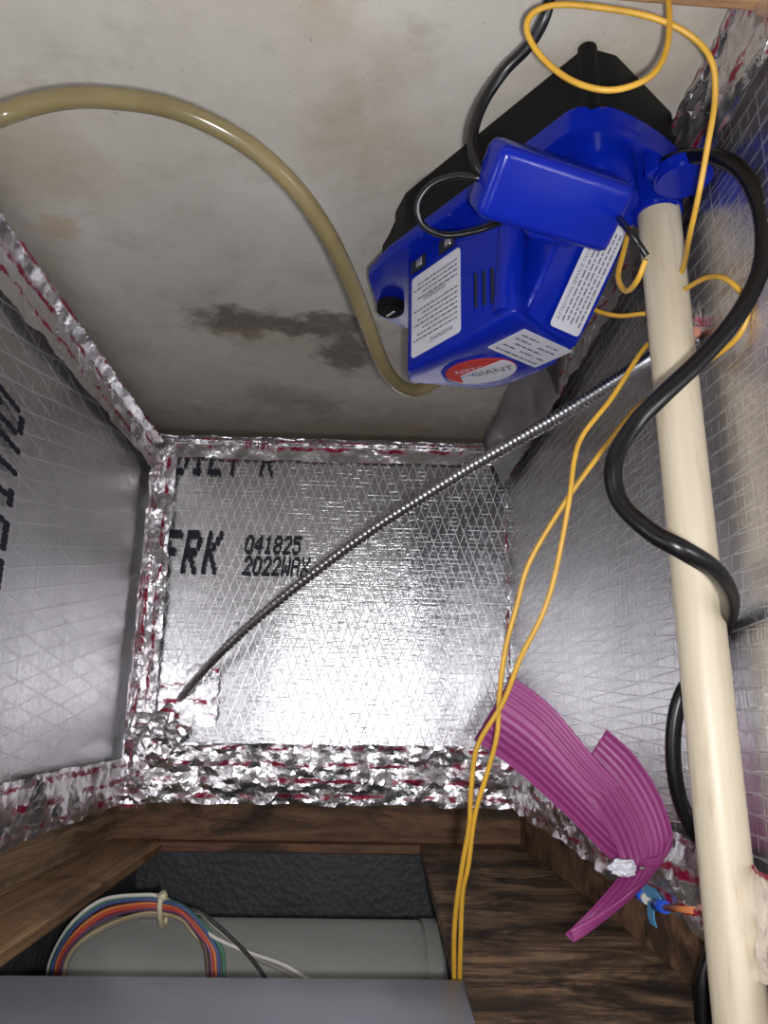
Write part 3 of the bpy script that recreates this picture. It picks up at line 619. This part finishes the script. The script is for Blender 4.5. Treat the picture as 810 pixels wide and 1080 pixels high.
film('film_leaf', [((652, 925, 0.504), (709, 878, 0.492)), ((640, 940, 0.496), (700, 905, 0.487)), ((622, 960, 0.487), (668, 938, 0.478)), ((606, 976, 0.482), (632, 964, 0.478)), ((596, 985, 0.478), (601, 981, 0.478))], amp=.0005)
# blue crimped leads stuck to the right joist
cn_ = empty('wire_connector', atr(690, 945, .212)); tag(cn_, 'blue crimped wire connector with tape flag on the right joist', 'connector')
def cz(x, y): return atr(x, y, .212)
child(tube('crimp', [cz(672, 940), cz(680, 946)], .0042, 'connector_blue'), cn_); child(tube('crimp', [cz(692, 954), cz(702, 957)], .0042, 'connector_blue'), cn_)
child(tube('crimp', [cz(679, 945), cz(683, 949)], .0035, 'wire_white'), cn_); child(tube('stub', [cz(701, 957), cz(730, 960)], .0022, 'wire_orange'), cn_)
def quadstrip(name, pts, wv, mat, parent):
    P_ = spline(pts, 6); bm = bmesh.new(); ra = [[bm.verts.new(p_ - wv), bm.verts.new(p_ + wv)] for p_ in P_]
    for a_, b_ in zip(ra, ra[1:]): bm.faces.new((a_[0], a_[1], b_[1], b_[0]))
    o = bm_obj(name, bm, mat); m = o.modifiers.new('t', 'SOLIDIFY'); m.thickness = .001; return child(o, parent)
quadstrip('tape_flag', [cz(676, 936), cz(690, 943), cz(698, 954)], Z * .004, 'tape_blue', cn_)
quadstrip('tape_flag', [cz(688, 952), cz(687, 964), cz(690, 976)], DD * .006, 'tape_blue', cn_)

# ------------------------------------------------------------------ furnace above the opening
fu = empty('furnace_cabinet', room(-.09, .8, .63)); tag(fu, 'furnace cabinet above the opening with black lining and grey bottom panel', 'furnace')
def fpart(name, o): return child(o, fu)
fpart('', rbox('liner', 'liner_black', -.31, .13, 1.155, 1.175, .6125, 1.05)); fpart('', rbox('liner', 'liner_black', -.31, -.295, .40, 1.155, .6125, 1.05)); fpart('', rbox('liner', 'liner_black', .115, .13, .40, 1.155, .6125, 1.05))
fpart('', rbox('liner', 'liner_black', -.31, .13, .385, .40, .6125, 1.05)); fpart('', rbox('cabinet_top', 'panel_grey', -.31, .13, .40, 1.175, 1.05, 1.06))
bm = prism_bm([(.46, .12), (.46, .561), (-.0756, .561), (-.071, .48), (-.066, .12)], .588, .599, .0025, 2)
fpart('', bm_obj('bottom_panel', bm, 'panel_grey', None, 40))
bl = empty('blower_motor', room(-.09, .85, .725)); tag(bl, 'grey cylindrical blower motor inside the furnace opening', 'motor')
def bpart(o): return child(o, bl)
bpart(bm_obj('motor_shell', cyl_bm(room(-.095, .86, .727), (1, 0, 0), .100, .335, 64, .003), 'motor_grey', None, 40))
bpart(bm_obj('end_ring', cyl_bm(room(.080, .86, .727), (1, 0, 0), .1015, .022, 64, .004), 'motor_grey', None, 40))
bpart(bm_obj('end_ring', cyl_bm(room(-.262, .86, .727), (1, 0, 0), .1015, .010, 64, .003), 'motor_grey', None, 40))
bpart(bm_obj('screw', cyl_bm(room(.086, .775, .669), (0, -.85, -.58), .004, .006, 12), 'steel', None, 40))
# wire bundle in front of the motor
names = ['white', 'green', 'blue', 'orange', 'red', 'violet', 'brown', 'tan', 'black', 'grey']
hb = empty('wire_bundle', atx(170, 958, .72)); tag(hb, 'bundle of coloured motor wires held by a pale zip tie', 'wire bundle')
for i, nm in enumerate(names):
    k = i - 4.5; jx = random.uniform(-4, 4); k += random.uniform(-1.1, 1.1); q = random.uniform(0, .005)
    left = [(60 + k * 2, 1045, .69 + q), (65 + k * 2.2, 1012, .69 + q), (84 + k * 1.7, 985 + k * 2.0, .69 + q), (115 + jx + k * .8, 965 + k * 3.0, .695 + q), (150, 957 + k * 2.5, .69 + q), (172, 958 + k * 2.1, .69 + q)]
    if nm in ('white', 'black', 'grey'):
        e = {'white': [(205, 966, .69), (222, 986, .685), (258, 1003, .68), (300, 1018, .675), (335, 1040, .66)], 'black': [(205, 960, .69), (228, 975, .69), (255, 1000, .68), (272, 1020, .67), (286, 1042, .66)], 'grey': [(208, 962, .69), (226, 978, .69), (265, 1008, .68), (300, 1025, .67), (318, 1042, .66)]}[nm]
    else:
        xe = 238 - i * 3.2 + jx; e = [(192, 964 + k * 1.9 + jx * .3, .685 + q), (206 + k * -1.2, 979 + k * 1.6, .683 + q), (xe - 2, 1000, .68 + q), (xe + 1, 1022, .67 + q), (xe + 2, 1045, .66 + q)]
    child(tube('wire', spline([atx(*z) for z in left + e], 7), .0018, 'wire_' + nm, n=8), hb)
tie = [atx(172 + 6 * math.cos(t_) * .6, 960 + 18 * math.sin(t_), .687 + .012 * math.cos(t_ * 1.0)) for t_ in [i * math.pi / 8 for i in range(17)]]
child(tube('zip_tie', tie, .0024, 'zip_tie', n=8), hb); child(tube('zip_tie_head', [atx(170, 942, .680), atx(173, 949, .680)], .0042, 'zip_tie', n=8), hb)
